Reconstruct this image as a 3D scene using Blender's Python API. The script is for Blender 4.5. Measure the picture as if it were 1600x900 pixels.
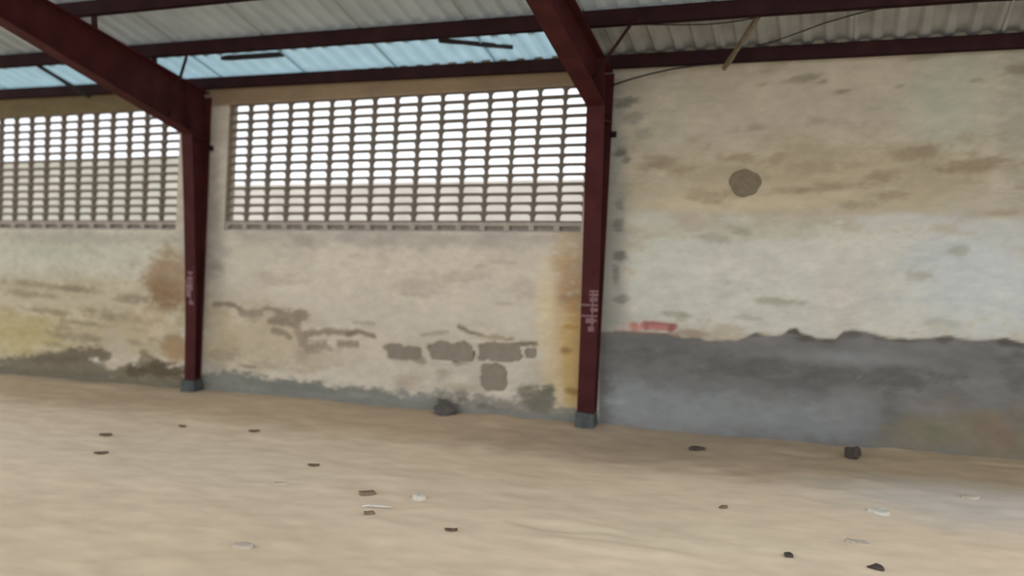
import bpy, bmesh, math, random
import numpy as np
from mathutils import Vector, Matrix

for o in list(bpy.data.objects):
    bpy.data.objects.remove(o)
S = bpy.context.scene
COL = S.collection

# ------------------------------------------------------------ camera
cam_d = bpy.data.cameras.new('camera')
cam = bpy.data.objects.new('camera', cam_d)
COL.objects.link(cam)
cam.location = (0.0, -6.610, 1.673)
cam.rotation_euler = (math.pi/2 - 0.0814, 0.0, 0.3612)
cam_d.sensor_width = 36.0
cam_d.lens = 36.0*1350.0/1600.0
cam_d.clip_start = 0.05
cam_d.dof.use_dof = True
cam_d.dof.focus_distance = 4.6
cam_d.dof.aperture_fstop = 0.75
S.camera = cam

# ------------------------------------------------------------ sky, exposure
world = bpy.data.worlds.new('overcast_sky')
S.world = world
world.use_nodes = True
wn = world.node_tree.nodes
wl = world.node_tree.links
wn.clear()
w_out = wn.new('ShaderNodeOutputWorld')
w_bg = wn.new('ShaderNodeBackground')
w_bg.inputs['Color'].default_value = (0.93, 0.97, 1.03, 1)
w_bg.inputs['Strength'].default_value = 1.0
wl.new(w_bg.outputs[0], w_out.inputs[0])
S.view_settings.view_transform = 'Standard'
S.view_settings.look = 'None'
S.view_settings.gamma = 1.0
S.view_settings.use_curve_mapping = False
S.view_settings.exposure = 0.66

# ------------------------------------------------------------ helpers
RNG = random.Random(7)
def lin(c):
    c = np.asarray(c, float)/255.0
    return np.where(c <= 0.04045, c/12.92, ((c+0.055)/1.055)**2.4)

def link(name, mesh, m=None, parent=None):
    o = bpy.data.objects.new(name, mesh)
    COL.objects.link(o)
    if m is not None and not mesh.materials:
        mesh.materials.append(m)
    if parent is not None:
        o.parent = parent
    return o
def empty(name, loc=(0, 0, 0)):
    o = bpy.data.objects.new(name, None)
    o.location = loc
    o.empty_display_size = 0.1
    COL.objects.link(o)
    return o
def tag(o, label=None, cat=None, group=None, kind=None):
    if label: o['label'] = label
    if cat: o['category'] = cat
    if group: o['group'] = group
    if kind: o['kind'] = kind
    return o
def pydata(name, V, F, smooth=False):
    me = bpy.data.meshes.new(name)
    me.from_pydata([tuple(v) for v in V], [], [tuple(f) for f in F])
    me.update()
    bm = bmesh.new(); bm.from_mesh(me)
    bmesh.ops.recalc_face_normals(bm, faces=bm.faces)
    bm.to_mesh(me); bm.free()
    if smooth:
        me.polygons.foreach_set('use_smooth', [True]*len(me.polygons))
    return me
class MB:
    def __init__(s): s.V = []; s.F = []
    def box(s, x0, x1, y0, y1, z0, z1):
        n = len(s.V)
        s.V += [(x, y, z) for z in (z0, z1) for y in (y0, y1) for x in (x0, x1)]
        s.F += [(n, n+2, n+3, n+1), (n+4, n+5, n+7, n+6), (n, n+1, n+5, n+4), (n+2, n+6, n+7, n+3), (n, n+4, n+6, n+2), (n+1, n+3, n+7, n+5)]
        return s
    def hexa(s, P):                     # eight corners, ordered as box
        n = len(s.V); s.V += [tuple(p) for p in P]
        s.F += [(n, n+2, n+3, n+1), (n+4, n+5, n+7, n+6), (n, n+1, n+5, n+4), (n+2, n+6, n+7, n+3), (n, n+4, n+6, n+2), (n+1, n+3, n+7, n+5)]
        return s
    def prism_x(s, poly, x0, x1):       # polygon in (y, z), extruded along x
        n = len(s.V); k = len(poly)
        s.V += [(x0, y, z) for y, z in poly] + [(x1, y, z) for y, z in poly]
        s.F += [tuple(range(n, n+k)), tuple(range(n+2*k-1, n+k-1, -1))]
        s.F += [(n+i, n+k+i, n+k+(i+1) % k, n+(i+1) % k) for i in range(k)]
        return s
    def tube(s, pts, r, seg=8):
        n = len(s.V); pts = [Vector(p) for p in pts]
        for i, p in enumerate(pts):
            d = (pts[min(i+1, len(pts)-1)]-pts[max(i-1, 0)]).normalized()
            a = d.cross(Vector((0, 0, 1)))
            if a.length < 1e-3: a = d.cross(Vector((1, 0, 0)))
            a.normalize(); b = d.cross(a)
            rr = r[i] if isinstance(r, (list, tuple)) else r
            for k in range(seg):
                t = 2*math.pi*k/seg
                s.V.append(tuple(p+a*math.cos(t)*rr+b*math.sin(t)*rr))
        m = len(pts)
        for i in range(m-1):
            for k in range(seg):
                k2 = (k+1) % seg
                s.F.append((n+i*seg+k, n+i*seg+k2, n+(i+1)*seg+k2, n+(i+1)*seg+k))
        s.F.append(tuple(n+k for k in range(seg))[::-1])
        s.F.append(tuple(n+(m-1)*seg+k for k in range(seg)))
        return s
    def mesh(s, name, smooth=False): return pydata(name, s.V, s.F, smooth)
    def build(s, name, m, parent=None, smooth=False): return link(name, s.mesh(name, smooth), m, parent)

_lat = np.random.RandomState(11).rand(256, 256)
def vnoise(x, y):
    xi = np.floor(x).astype(int); yi = np.floor(y).astype(int)
    fx = x-xi; fy = y-yi
    fx = fx*fx*(3-2*fx); fy = fy*fy*(3-2*fy)
    g = lambda a, b: _lat[a & 255, b & 255]
    return (g(xi, yi)*(1-fx)+g(xi+1, yi)*fx)*(1-fy)+(g(xi, yi+1)*(1-fx)+g(xi+1, yi+1)*fx)*fy
def fbm(x, y, o=4):
    t = 0; a = 0.5; n = 0
    for i in range(o):
        t = t+a*vnoise(x*2**i+17.3*i, y*2**i+5.1*i); n += a; a *= 0.5
    return t/n
def sstep(a, b, x):
    t = np.clip((x-a)/(b-a), 0, 1)
    return t*t*(3-2*t)

# ------------------------------------------------------------ materials
def nodes(name):
    m = bpy.data.materials.new(name); m.use_nodes = True
    nt = m.node_tree
    return m, nt, nt.nodes['Principled BSDF']
def grain(nt, src, scale, lo, hi, stretch=(1, 1, 1), detail=5):
    """source colour times object-space noise between lo and hi"""
    tc = nt.nodes.new('ShaderNodeTexCoord'); mp = nt.nodes.new('ShaderNodeMapping')
    mp.inputs['Scale'].default_value = stretch
    nz = nt.nodes.new('ShaderNodeTexNoise'); nz.inputs['Scale'].default_value = scale; nz.inputs['Detail'].default_value = detail
    mr = nt.nodes.new('ShaderNodeMapRange'); mr.inputs['From Min'].default_value = 0.3; mr.inputs['From Max'].default_value = 0.7
    mr.inputs['To Min'].default_value = lo; mr.inputs['To Max'].default_value = hi
    mx = nt.nodes.new('ShaderNodeMix'); mx.data_type = 'RGBA'; mx.blend_type = 'MULTIPLY'; mx.inputs['Factor'].default_value = 1
    nt.links.new(tc.outputs['Object'], mp.inputs['Vector']); nt.links.new(mp.outputs[0], nz.inputs['Vector'])
    nt.links.new(nz.outputs['Fac'], mr.inputs['Value'])
    if hasattr(src, 'links'): nt.links.new(src, mx.inputs[6])
    else: mx.inputs[6].default_value = (*src, 1)
    nt.links.new(mr.outputs[0], mx.inputs[7])
    return mx.outputs[2], nz.outputs['Fac']
def mat(name, col, rough=0.8, scale=30, lo=0.8, hi=1.15, bump=0.15, dist=0.004, stretch=(1, 1, 1), metal=0.0, spec=0.3):
    m, nt, b = nodes(name)
    c, f = grain(nt, col, scale, lo, hi, stretch)
    nt.links.new(c, b.inputs['Base Color'])
    b.inputs['Roughness'].default_value = rough; b.inputs['Metallic'].default_value = metal
    b.inputs['Specular IOR Level'].default_value = spec
    if bump:
        bp = nt.nodes.new('ShaderNodeBump'); bp.inputs['Strength'].default_value = bump; bp.inputs['Distance'].default_value = dist
        nt.links.new(f, bp.inputs['Height']); nt.links.new(bp.outputs[0], b.inputs['Normal'])
    return m
def attr_mat(name, scale, lo, hi, bump, stretch=(1, 1, 1), rough=0.9):
    m, nt, b = nodes(name)
    at = nt.nodes.new('ShaderNodeVertexColor'); at.layer_name = 'paint'
    c, f = grain(nt, at.outputs['Color'], scale, lo, hi, stretch)
    nt.links.new(c, b.inputs['Base Color']); b.inputs['Roughness'].default_value = rough
    b.inputs['Specular IOR Level'].default_value = 0.15
    bp = nt.nodes.new('ShaderNodeBump'); bp.inputs['Strength'].default_value = bump; bp.inputs['Distance'].default_value = 0.006
    nt.links.new(f, bp.inputs['Height']); nt.links.new(bp.outputs[0], b.inputs['Normal'])
    return m
def sheet_mat(name, col, trans, rough=0.6):
    """translucent roof sheet: diffuse seen from inside plus daylight scattered through"""
    m, nt, b = nodes(name)
    c, f = grain(nt, col, 3.0, 0.9, 1.08)
    tr = nt.nodes.new('ShaderNodeBsdfTranslucent'); df = nt.nodes.new('ShaderNodeBsdfDiffuse'); mx = nt.nodes.new('ShaderNodeMixShader')
    nt.links.new(c, tr.inputs['Color']); nt.links.new(c, df.inputs['Color'])
    mx.inputs[0].default_value = trans
    nt.links.new(df.outputs[0], mx.inputs[1]); nt.links.new(tr.outputs[0], mx.inputs[2])
    nt.links.new(mx.outputs[0], nt.nodes['Material Output'].inputs['Surface'])
    return m

M_wall = attr_mat('weathered_plaster', 16, 0.93, 1.06, 0.25, (0.5, 1, 1))
M_floor = attr_mat('packed_sand', 9, 0.93, 1.06, 0.35, (0.5, 1, 1))
M_steel = mat('red_oxide_steel', (0.066, 0.0165, 0.0170), 0.6, 6, 0.75, 1.2, 0.1, spec=0.1)
M_purlin = mat('dark_red_oxide_steel', (0.030, 0.0105, 0.0115), 0.65, 6, 0.7, 1.2, 0.1, spec=0.1)
M_vent = mat('grey_cement_vent', (0.19, 0.155, 0.12), 0.9, 12, 0.8, 1.15, 0.2)
M_recess = mat('pale_cement_sill', (0.42, 0.37, 0.31), 0.9, 12, 0.8, 1.15, 0.2)
M_block = mat('bare_concrete_block', (0.27, 0.225, 0.175), 0.95, 14, 0.9, 1.1, 0.3, 0.006)
M_patch = mat('brown_mortar', (0.20, 0.160, 0.108), 0.95, 30, 0.85, 1.1, 0.4)
M_sheet = mat('grey_metal_sheet', (0.36, 0.37, 0.36), 0.55, 5, 0.8, 1.12, 0.0, spec=0.3)
M_sheet_up = sheet_mat('aged_roof_sheet', (0.40, 0.43, 0.42), 0.11)
M_sky = sheet_mat('blue_skylight_sheet', (0.46, 0.64, 0.70), 0.42)
M_wood = mat('weathered_wood', (0.17, 0.135, 0.09), 0.85, 20, 0.7, 1.2, 0.3, 0.003, (1, 1, 0.15))
M_darkbar = mat('dark_steel_bar', (0.035, 0.028, 0.03), 0.7)
M_cable = mat('black_cable', (0.02, 0.018, 0.018), 0.6, bump=0)
M_base = mat('grey_cement_foot', (0.085, 0.09, 0.09), 0.95, 25, 0.7, 1.2, 0.4)
M_mark = mat('faded_pink_paint', (0.24, 0.135, 0.14), 0.8, 25, 0.7, 1.1, 0.0)
M_white = mat('white_plaster_chip', (0.64, 0.60, 0.52), 0.9, 40, 0.85, 1.1, 0.3)
M_dark = mat('dark_stone', (0.07, 0.055, 0.045), 0.9, 40, 0.7, 1.3, 0.4)
M_rubble = mat('grey_rubble', (0.105, 0.095, 0.085), 0.95, 40, 0.7, 1.2, 0.4)
M_brown = mat('brown_dry_leaf', (0.23, 0.165, 0.11), 0.85, 40, 0.7, 1.2, 0.2)
M_sand = mat('pale_stone', (0.52, 0.45, 0.36), 0.9, 40, 0.85, 1.1, 0.3)
M_ground = mat('outside_sand', (0.50, 0.43, 0.33), 0.95, 2, 0.9, 1.08, 0.2)
M_outside = mat('outside_plaster', (0.74, 0.69, 0.62), 0.95, 1.5, 0.85, 1.1, 0.1)
M_outside_dim = mat('dim_outside_plaster', (0.60, 0.575, 0.48), 0.95, 1.5, 0.8, 1.1, 0.1)  # darker outside plaster, makes the left screen's lower holes dimmer
#M_sidewall = mat('side_plaster', (0.46, 0.42, 0.36), 0.95, 3, 0.85, 1.1, 0.2)

# ------------------------------------------------------------ back wall
ALB = 1.38
DU, DZ = 0.215/15, 0.0153
U_MID = -5.2915            # left edge of the middle screen
Z_TOP, Z_SILL = 2.705, 2.705-15*0.0765
nL, nR = 300, 590          # grid columns left / right of U_MID
us = U_MID+DU*np.arange(-nL, nR+1)
zs = 2.705+DZ*np.arange(-177, 17)
NU, NZ = len(us), len(zs)
def lean(u):               # the old screens lean a little
    return np.interp(u, [-9, -6.2, -5.2, -1.85, -1.2], [0.095, 0.09, 0.085, 0.06, 0.0])
def warp(u, z):
    return u+lean(u)*(z-2.51)*sstep(0.9, 1.5, z)
UU, ZZ = np.meshgrid(us, zs)
XX = warp(UU, ZZ)
X, Z = XX.ravel(), ZZ.ravel()
N1 = fbm(X*4+3, Z*9+1, 4)-0.5      # ragged outlines, stretched sideways
N2 = fbm(X*14+8, Z*28+2, 3)-0.5
N4 = fbm(X*30+5, Z*90+4, 2)-0.5
N3 = fbm(X*0.9+20, Z*2.2+7, 4)-0.5
colr = np.zeros((len(X), 3))
dep = np.zeros(len(X))
def blend(idx, m, c):
    colr[idx] = colr[idx]*(1-m[:, None])+np.array(c, float)*m[:, None]
    if sum(c) < 372:
        dep[idx] = np.maximum(dep[idx], m*0.006)
def E(x, z, rx, rz, rot, c, st=1, soft=.35, nz=.35, gate=None):
    R = max(rx, rz)*(1.8+nz)
    idx = np.nonzero((np.abs(X-x) < R) & (np.abs(Z-z) < R))[0]
    dx, dz = X[idx]-x, Z[idx]-z
    a = -math.radians(rot); ca, sa = math.cos(a), math.sin(a)
    p, q = (dx*ca+dz*sa)/rx, (-dx*sa+dz*ca)/rz
    d = np.sqrt(p*p+q*q)+nz*(N1[idx]*2.6+N2[idx]*1.6+N4[idx]*1.1)
    m = st*sstep(1+soft, 1-soft, d)
    if gate is not None: m = m*gate[idx]
    blend(idx, m, c)
def S_(pts, w, c, st=1, soft=.5, nz=.5, gate=None):
    P = np.array(pts); R = w*(2.5+nz)
    idx = np.nonzero((X > P[:, 0].min()-R) & (X < P[:, 0].max()+R) & (Z > P[:, 1].min()-R) & (Z < P[:, 1].max()+R))[0]
    x, z = X[idx], Z[idx]; D = np.full(len(idx), 1e9)
    for (ax, az), (bx, bz) in zip(pts[:-1], pts[1:]):
        L2 = (bx-ax)**2+(bz-az)**2
        t = np.clip(((x-ax)*(bx-ax)+(z-az)*(bz-az))/L2, 0, 1)
        D = np.minimum(D, np.hypot(x-ax-t*(bx-ax), z-az-t*(bz-az)))
    d = D/w+nz*(N1[idx]*2.0+N2[idx]*1.5+N4[idx]*1.2)
    m = st*sstep(1+soft, 1-soft, d)
    if gate is not None: m = m*gate[idx]
    blend(idx, m, c)
# base colours of the three bays, darker above the screens
colr[:] = (174, 165, 150)
colr[X > -1.75] = (158, 149, 132)
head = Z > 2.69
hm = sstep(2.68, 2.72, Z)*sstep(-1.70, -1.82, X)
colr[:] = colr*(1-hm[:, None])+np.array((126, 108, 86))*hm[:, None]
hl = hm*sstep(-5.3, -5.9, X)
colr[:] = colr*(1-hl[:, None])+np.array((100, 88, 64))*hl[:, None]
colr *= (1+0.10*N3[:, None]+0.05*N1[:, None])
# left bay
E(-7.028,1.289,1.766,0.257,0,(172, 170, 154),0.8,0.5,0.35)
E(-7.452,1.347,0.522,0.118,0,(158, 160, 142),0.5,0.6,0.35)
E(-7.018,1.468,1.258,0.058,0,(148, 143, 133),0.6,0.5,0.35)
E(-6.967,0.839,1.681,0.259,0,(160, 150, 124),0.7,0.5,0.35)
E(-7.241,0.469,1.466,0.264,0,(158, 146, 116),0.8,0.5,0.35)
E(-8.044,0.430,0.551,0.218,0,(160, 148, 106),0.8,0.6,0.35)
E(-8.218,0.592,0.558,0.137,0,(150, 138, 100),0.6,0.6,0.35)
E(-7.411,0.540,0.140,0.033,3,(124, 114, 94),0.6,0.65,0.5)
E(-7.259,0.462,0.328,0.040,3,(124, 114, 94),0.6,0.65,0.5)
E(-6.970,0.443,0.236,0.033,3,(124, 114, 94),0.6,0.65,0.5)
E(-7.665,0.709,0.489,0.033,3,(124, 114, 94),0.6,0.65,0.5)
E(-6.848,0.715,0.350,0.039,3,(124, 114, 94),0.6,0.65,0.5)
E(-6.562,0.662,0.423,0.038,3,(124, 114, 94),0.6,0.65,0.5)
E(-7.879,0.875,0.407,0.034,3,(124, 114, 94),0.6,0.65,0.5)
E(-6.594,0.852,0.212,0.026,3,(124, 114, 94),0.6,0.65,0.5)
E(-7.606,0.970,0.530,0.033,3,(124, 114, 94),0.6,0.65,0.5)
E(-7.319,0.945,0.121,0.020,3,(124, 114, 94),0.6,0.65,0.5)
E(-6.471,0.888,0.242,0.025,3,(124, 114, 94),0.6,0.65,0.5)
E(-7.148,0.605,0.256,0.026,3,(124, 114, 94),0.6,0.65,0.5)
E(-6.405,0.561,0.145,0.025,3,(124, 114, 94),0.6,0.65,0.5)
E(-6.532,0.440,0.098,0.032,3,(124, 114, 94),0.6,0.65,0.5)
E(-6.824,0.360,0.184,0.033,3,(124, 114, 94),0.6,0.65,0.5)
E(-7.553,0.354,0.142,0.027,3,(124, 114, 94),0.6,0.65,0.5)
E(-6.249,0.486,0.079,0.019,3,(124, 114, 94),0.6,0.65,0.5)
E(-6.051,0.508,0.141,0.025,3,(124, 114, 94),0.6,0.65,0.5)
E(-6.052,1.057,0.264,0.286,0,(136, 112, 86),0.85,0.5,0.35)
E(-6.104,0.918,0.172,0.137,0,(112, 92, 66),0.7,0.6,0.35)
E(-5.968,1.213,0.200,0.123,0,(142, 124, 100),0.6,0.6,0.35)
E(-6.282,0.642,0.318,0.139,0,(174, 158, 130),0.6,0.5,0.35)
E(-6.755,0.409,0.166,0.130,0,(170, 158, 138),0.7,0.5,0.35)
E(-5.978,0.387,0.140,0.138,0,(140, 112, 78),0.7,0.5,0.35)
S_([(-8.348,0.036),(-7.790,0.126),(-7.345,0.153),(-6.918,0.146),(-6.265,0.104),(-5.797,0.073)],0.1043,(108, 100, 84),1,0.4,0.6)
S_([(-7.767,0.208),(-7.339,0.259),(-6.995,0.299),(-6.845,0.261)],0.0610,(100, 90, 76),0.9,0.5,0.7)
S_([(-6.544,0.163),(-6.182,0.192),(-5.870,0.181)],0.0839,(84, 74, 58),0.9,0.5,0.7)
S_([(-8.119,-0.032),(-7.707,0.009)],0.0276,(62, 52, 40),0.9,0.5,0.5)
E(-6.747,0.228,0.199,0.058,-10,(180, 168, 148),0.9,0.3,0.6)
E(-6.619,0.326,0.098,0.103,20,(168, 156, 136),0.8,0.4,0.6)
E(-7.761,0.309,0.126,0.047,0,(172, 162, 134),0.6,0.5,0.35)
E(-6.377,0.289,0.064,0.077,0,(112, 100, 82),0.7,0.5,0.35)
# gap between the left column and the middle screen
E(-5.519,1.071,0.119,1.577,0,(132, 124, 116),0.7,0.6,0.2)  # greyish shading beside the column put into the wall colour
E(-5.486,1.192,0.118,0.085,0,(112, 105, 98),0.7,0.5,0.35)
E(-5.525,1.342,0.089,0.097,0,(118, 110, 104),0.5,0.6,0.35)
E(-5.477,0.586,0.104,0.367,0,(140, 130, 112),0.5,0.6,0.35)
# middle bay
E(-3.622,1.176,1.687,0.417,0,(184, 174, 158),0.8,0.5,0.35)
E(-3.618,1.486,1.743,0.072,0,(162, 153, 143),0.8,0.5,0.35)
E(-5.013,1.485,0.141,0.053,0,(150, 141, 132),0.6,0.6,0.35)
E(-4.528,1.472,0.108,0.046,0,(150, 141, 132),0.6,0.6,0.35)
E(-3.775,1.468,0.152,0.039,0,(150, 141, 132),0.6,0.6,0.35)
E(-4.063,1.493,0.104,0.051,0,(150, 141, 132),0.6,0.6,0.35)
E(-3.131,1.490,0.131,0.043,0,(150, 141, 132),0.6,0.6,0.35)
E(-2.666,1.484,0.102,0.042,0,(150, 141, 132),0.6,0.6,0.35)
E(-2.221,1.498,0.109,0.046,0,(150, 141, 132),0.6,0.6,0.35)
E(-5.413,1.362,0.103,0.048,0,(150, 141, 132),0.6,0.6,0.35)
E(-3.988,1.336,0.058,0.023,0,(160, 149, 134),0.55,0.6,0.35)
E(-4.792,1.107,0.209,0.070,0,(160, 149, 134),0.55,0.6,0.35)
E(-2.781,1.270,0.046,0.021,0,(160, 149, 134),0.55,0.6,0.35)
E(-2.553,0.969,0.079,0.016,0,(160, 149, 134),0.55,0.6,0.35)
E(-2.570,1.306,0.101,0.016,0,(160, 149, 134),0.55,0.6,0.35)
E(-3.315,1.101,0.243,0.077,0,(160, 149, 134),0.55,0.6,0.35)
E(-2.385,1.100,0.089,0.073,0,(160, 149, 134),0.55,0.6,0.35)
E(-4.537,1.096,0.095,0.029,0,(160, 149, 134),0.55,0.6,0.35)
E(-3.074,1.189,0.296,0.043,0,(160, 149, 134),0.55,0.6,0.35)
E(-3.438,1.015,0.123,0.022,0,(160, 149, 134),0.55,0.6,0.35)
E(-5.040,0.546,0.680,0.288,0,(166, 153, 128),0.8,0.5,0.35)
E(-5.404,0.528,0.148,0.244,0,(156, 142, 116),0.5,0.6,0.35)
E(-4.484,0.428,0.409,0.094,0,(158, 145, 124),0.6,0.6,0.35)
E(-3.950,0.515,0.584,0.149,0,(178, 166, 146),0.5,0.6,0.35)
S_([(-5.505,0.853),(-5.371,0.863),(-5.277,0.849),(-5.177,0.798)],0.0213,(112, 101, 87),0.8,0.5,0.5)
S_([(-5.206,0.785),(-5.070,0.767),(-4.927,0.790),(-4.752,0.779),(-4.531,0.788)],0.0482,(130, 117, 101),0.85,0.5,0.7)
E(-4.906,0.785,0.064,0.030,0,(176, 164, 142),0.8,0.4,0.35)
S_([(-4.893,0.720),(-4.684,0.717),(-4.602,0.686)],0.0238,(124, 112, 96),0.9,0.5,0.5)
S_([(-4.601,0.709),(-4.562,0.629),(-4.523,0.543),(-4.469,0.499),(-4.280,0.521)],0.0470,(134, 121, 105),0.85,0.5,0.7)
S_([(-4.494,0.626),(-4.311,0.647),(-4.144,0.649),(-4.046,0.648)],0.0322,(128, 115, 99),0.9,0.5,0.5)
S_([(-4.059,0.636),(-3.974,0.668),(-3.884,0.655),(-3.794,0.626)],0.0258,(116, 104, 88),0.9,0.5,0.5)
S_([(-4.839,0.634),(-4.742,0.615),(-4.673,0.582)],0.0267,(126, 115, 98),0.8,0.5,0.5)
S_([(-4.146,0.551),(-3.976,0.554)],0.0289,(132, 120, 104),0.85,0.5,0.5)
S_([(-3.786,0.745),(-3.999,0.747)],0.0141,(150, 139, 122),0.7,0.5,0.5)
E(-5.373,0.365,0.162,0.049,0,(136, 124, 104),0.6,0.6,0.35)
E(-5.156,0.281,0.102,0.018,0,(128, 116, 98),0.8,0.5,0.35)
E(-5.143,0.221,0.058,0.018,0,(120, 109, 92),0.8,0.5,0.35)
E(-4.553,0.418,0.069,0.071,0,(146, 133, 116),0.6,0.6,0.35)
E(-4.764,0.293,0.280,0.030,5,(150, 138, 120),0.5,0.6,0.35)
E(-3.446,0.262,0.149,0.079,0,(152, 138, 122),0.6,0.6,0.35)
S_([(-2.976,0.753),(-2.911,0.729)],0.0218,(112, 101, 86),0.9,0.5,0.5)
S_([(-2.911,0.718),(-2.725,0.684),(-2.497,0.668)],0.0163,(118, 106, 90),0.9,0.5,0.5)
S_([(-2.576,0.616),(-2.429,0.634),(-2.285,0.647)],0.0187,(112, 101, 85),0.95,0.4,0.5)
S_([(-3.681,0.541),(-3.536,0.538),(-3.369,0.524)],0.0226,(124, 112, 97),0.9,0.5,0.5)
S_([(-3.644,0.470),(-3.444,0.481),(-3.321,0.449)],0.0339,(130, 118, 102),0.8,0.5,0.7)
S_([(-3.077,0.710),(-3.319,0.666)],0.0164,(140, 128, 112),0.6,0.5,0.5)
E(-2.960,0.443,0.071,0.016,0,(132, 119, 102),0.7,0.5,0.35)
E(-3.127,0.339,0.084,0.039,0,(140, 126, 112),0.6,0.6,0.35)
E(-2.668,0.676,0.172,0.032,0,(156, 144, 122),0.7,0.5,0.35)
# yellow and rust-brown run beside the right column
E(-2.002,0.750,0.193,0.777,0,(174, 150, 112),0.75,0.5,0.3)
E(-1.969,0.544,0.107,0.468,0,(172, 142, 92),0.8,0.45,0.3)
E(-1.988,1.163,0.117,0.205,0,(156, 130, 104),0.75,0.6,0.3)
E(-2.059,1.315,0.107,0.103,0,(164, 140, 108),0.6,0.6,0.35)
E(-2.209,0.949,0.076,0.469,0,(190, 174, 142),0.7,0.5,0.3)
E(-1.950,1.010,0.085,0.154,0,(156, 124, 86),0.6,0.6,0.35)
E(-2.034,0.603,0.059,0.026,0,(124, 98, 60),0.8,0.5,0.35)
E(-1.992,0.792,0.070,0.021,0,(146, 112, 66),0.7,0.5,0.35)
E(-1.983,0.272,0.065,0.031,0,(122, 98, 54),0.7,0.5,0.35)
E(-1.988,1.040,0.096,0.021,0,(142, 116, 86),0.6,0.5,0.35)
E(-2.108,0.379,0.054,0.263,0,(178, 162, 128),0.6,0.5,0.35)
# grey damp foot of the middle bay
S_([(-5.659,0.082),(-5.418,0.123),(-5.053,0.112),(-4.561,0.087),(-4.089,0.074),(-3.700,0.069),(-3.325,0.052),(-2.962,0.047),(-2.497,0.041),(-2.162,0.047),(-1.917,0.052)],0.0935,(112, 112, 104),0.95,0.4,0.6)
S_([(-5.197,0.138),(-4.629,0.129),(-4.221,0.111)],0.0366,(104, 106, 98),0.7,0.5,0.7)
S_([(-3.141,0.100),(-2.902,0.096),(-2.554,0.080),(-2.217,0.107)],0.0890,(126, 122, 112),0.85,0.5,0.9)
E(-3.069,0.067,0.120,0.061,10,(72, 66, 60),0.85,0.5,0.5)
E(-3.142,0.028,0.060,0.033,0,(66, 60, 54),0.8,0.5,0.5)
E(-2.949,0.137,0.071,0.044,0,(96, 90, 80),0.7,0.5,0.35)
E(-2.184,0.258,0.071,0.042,-20,(92, 92, 76),0.9,0.5,0.6)
E(-2.356,0.224,0.123,0.064,0,(116, 110, 96),0.85,0.5,0.6)
E(-2.239,0.147,0.122,0.096,0,(102, 98, 86),0.8,0.5,0.7)
E(-2.554,0.053,0.171,0.027,5,(88, 84, 76),0.7,0.5,0.7)
E(-2.440,0.024,0.079,0.022,0,(80, 74, 66),0.8,0.5,0.6)
E(-2.774,-0.020,0.117,0.022,0,(138, 134, 126),0.7,0.5,0.35)
E(-3.448,0.110,0.137,0.028,0,(128, 128, 122),0.7,0.5,0.35)
E(-3.957,0.095,0.117,0.029,0,(130, 130, 122),0.6,0.5,0.35)
E(-2.107,0.089,0.065,0.042,0,(140, 132, 118),0.6,0.5,0.35)
E(-2.902,0.239,0.236,0.033,0,(158, 146, 126),0.6,0.5,0.35)
# right bay, upper beige zone
E(-0.197,2.312,1.558,0.680,0,(156, 147, 130),0.8,0.4,0.2)
E(0.664,2.410,0.235,0.344,0,(150, 152, 137),0.7,0.6,0.35)
E(1.089,2.265,0.112,0.504,0,(136, 134, 122),0.6,0.6,0.35)
E(-1.453,2.695,0.297,0.241,0,(152, 144, 132),0.6,0.6,0.35)
E(-1.252,2.350,0.291,0.240,0,(148, 142, 124),0.5,0.6,0.35)
E(-0.275,1.995,1.490,0.206,0,(150, 138, 114),0.75,0.5,0.5)
E(-0.315,1.812,0.971,0.102,3,(164, 152, 128),0.8,0.5,0.35)
E(-0.814,1.778,0.607,0.067,0,(172, 160, 134),0.8,0.5,0.35)
E(0.284,1.771,0.330,0.080,0,(154, 144, 122),0.6,0.5,0.35)
E(0.464,2.109,0.121,0.035,-4,(126, 113, 93),0.64,0.6,0.5)
E(0.891,2.030,0.184,0.051,-4,(126, 113, 93),0.76,0.6,0.5)
E(0.792,2.006,0.116,0.026,-4,(126, 113, 93),0.48,0.6,0.5)
E(0.249,1.959,0.091,0.045,-4,(126, 113, 93),0.64,0.6,0.5)
E(-0.043,1.887,0.265,0.032,-4,(126, 113, 93),0.64,0.6,0.5)
E(-0.329,1.867,0.155,0.023,-4,(126, 113, 93),0.56,0.6,0.5)
E(0.340,1.829,0.090,0.040,-4,(126, 113, 93),0.56,0.6,0.5)
E(-0.518,2.083,0.099,0.032,-4,(126, 113, 93),0.48,0.6,0.5)
E(-0.705,2.115,0.119,0.023,-4,(126, 113, 93),0.56,0.6,0.5)
E(-0.951,1.821,0.133,0.053,-4,(126, 113, 93),0.48,0.6,0.5)
E(-1.312,2.101,0.137,0.044,-4,(126, 113, 93),0.48,0.6,0.5)
E(-1.131,2.039,0.106,0.029,-4,(126, 113, 93),0.4,0.6,0.5)
E(0.995,1.699,0.167,0.034,-4,(126, 113, 93),0.56,0.6,0.5)
E(1.127,1.873,0.052,0.034,-4,(126, 113, 93),0.48,0.6,0.5)
E(0.118,1.759,0.093,0.027,-4,(126, 113, 93),0.4,0.6,0.5)
E(-0.433,2.113,0.053,0.042,-4,(126, 113, 93),0.48,0.6,0.5)
E(0.555,2.133,0.119,0.026,-4,(126, 113, 93),0.4,0.6,0.5)
E(-0.189,2.016,0.260,0.046,-4,(126, 113, 93),0.32,0.6,0.5)
E(-0.723,1.862,0.083,0.038,-4,(126, 113, 93),0.32,0.6,0.5)
E(-1.420,2.055,0.099,0.029,-4,(126, 113, 93),0.4,0.6,0.5)
E(-0.301,2.660,0.122,0.023,-5,(112, 104, 86),0.6,0.6,0.5)
E(-0.003,2.564,0.042,0.018,-5,(112, 104, 86),0.675,0.6,0.5)
E(-0.548,2.637,0.045,0.014,-5,(112, 104, 86),0.45,0.6,0.5)
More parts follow.
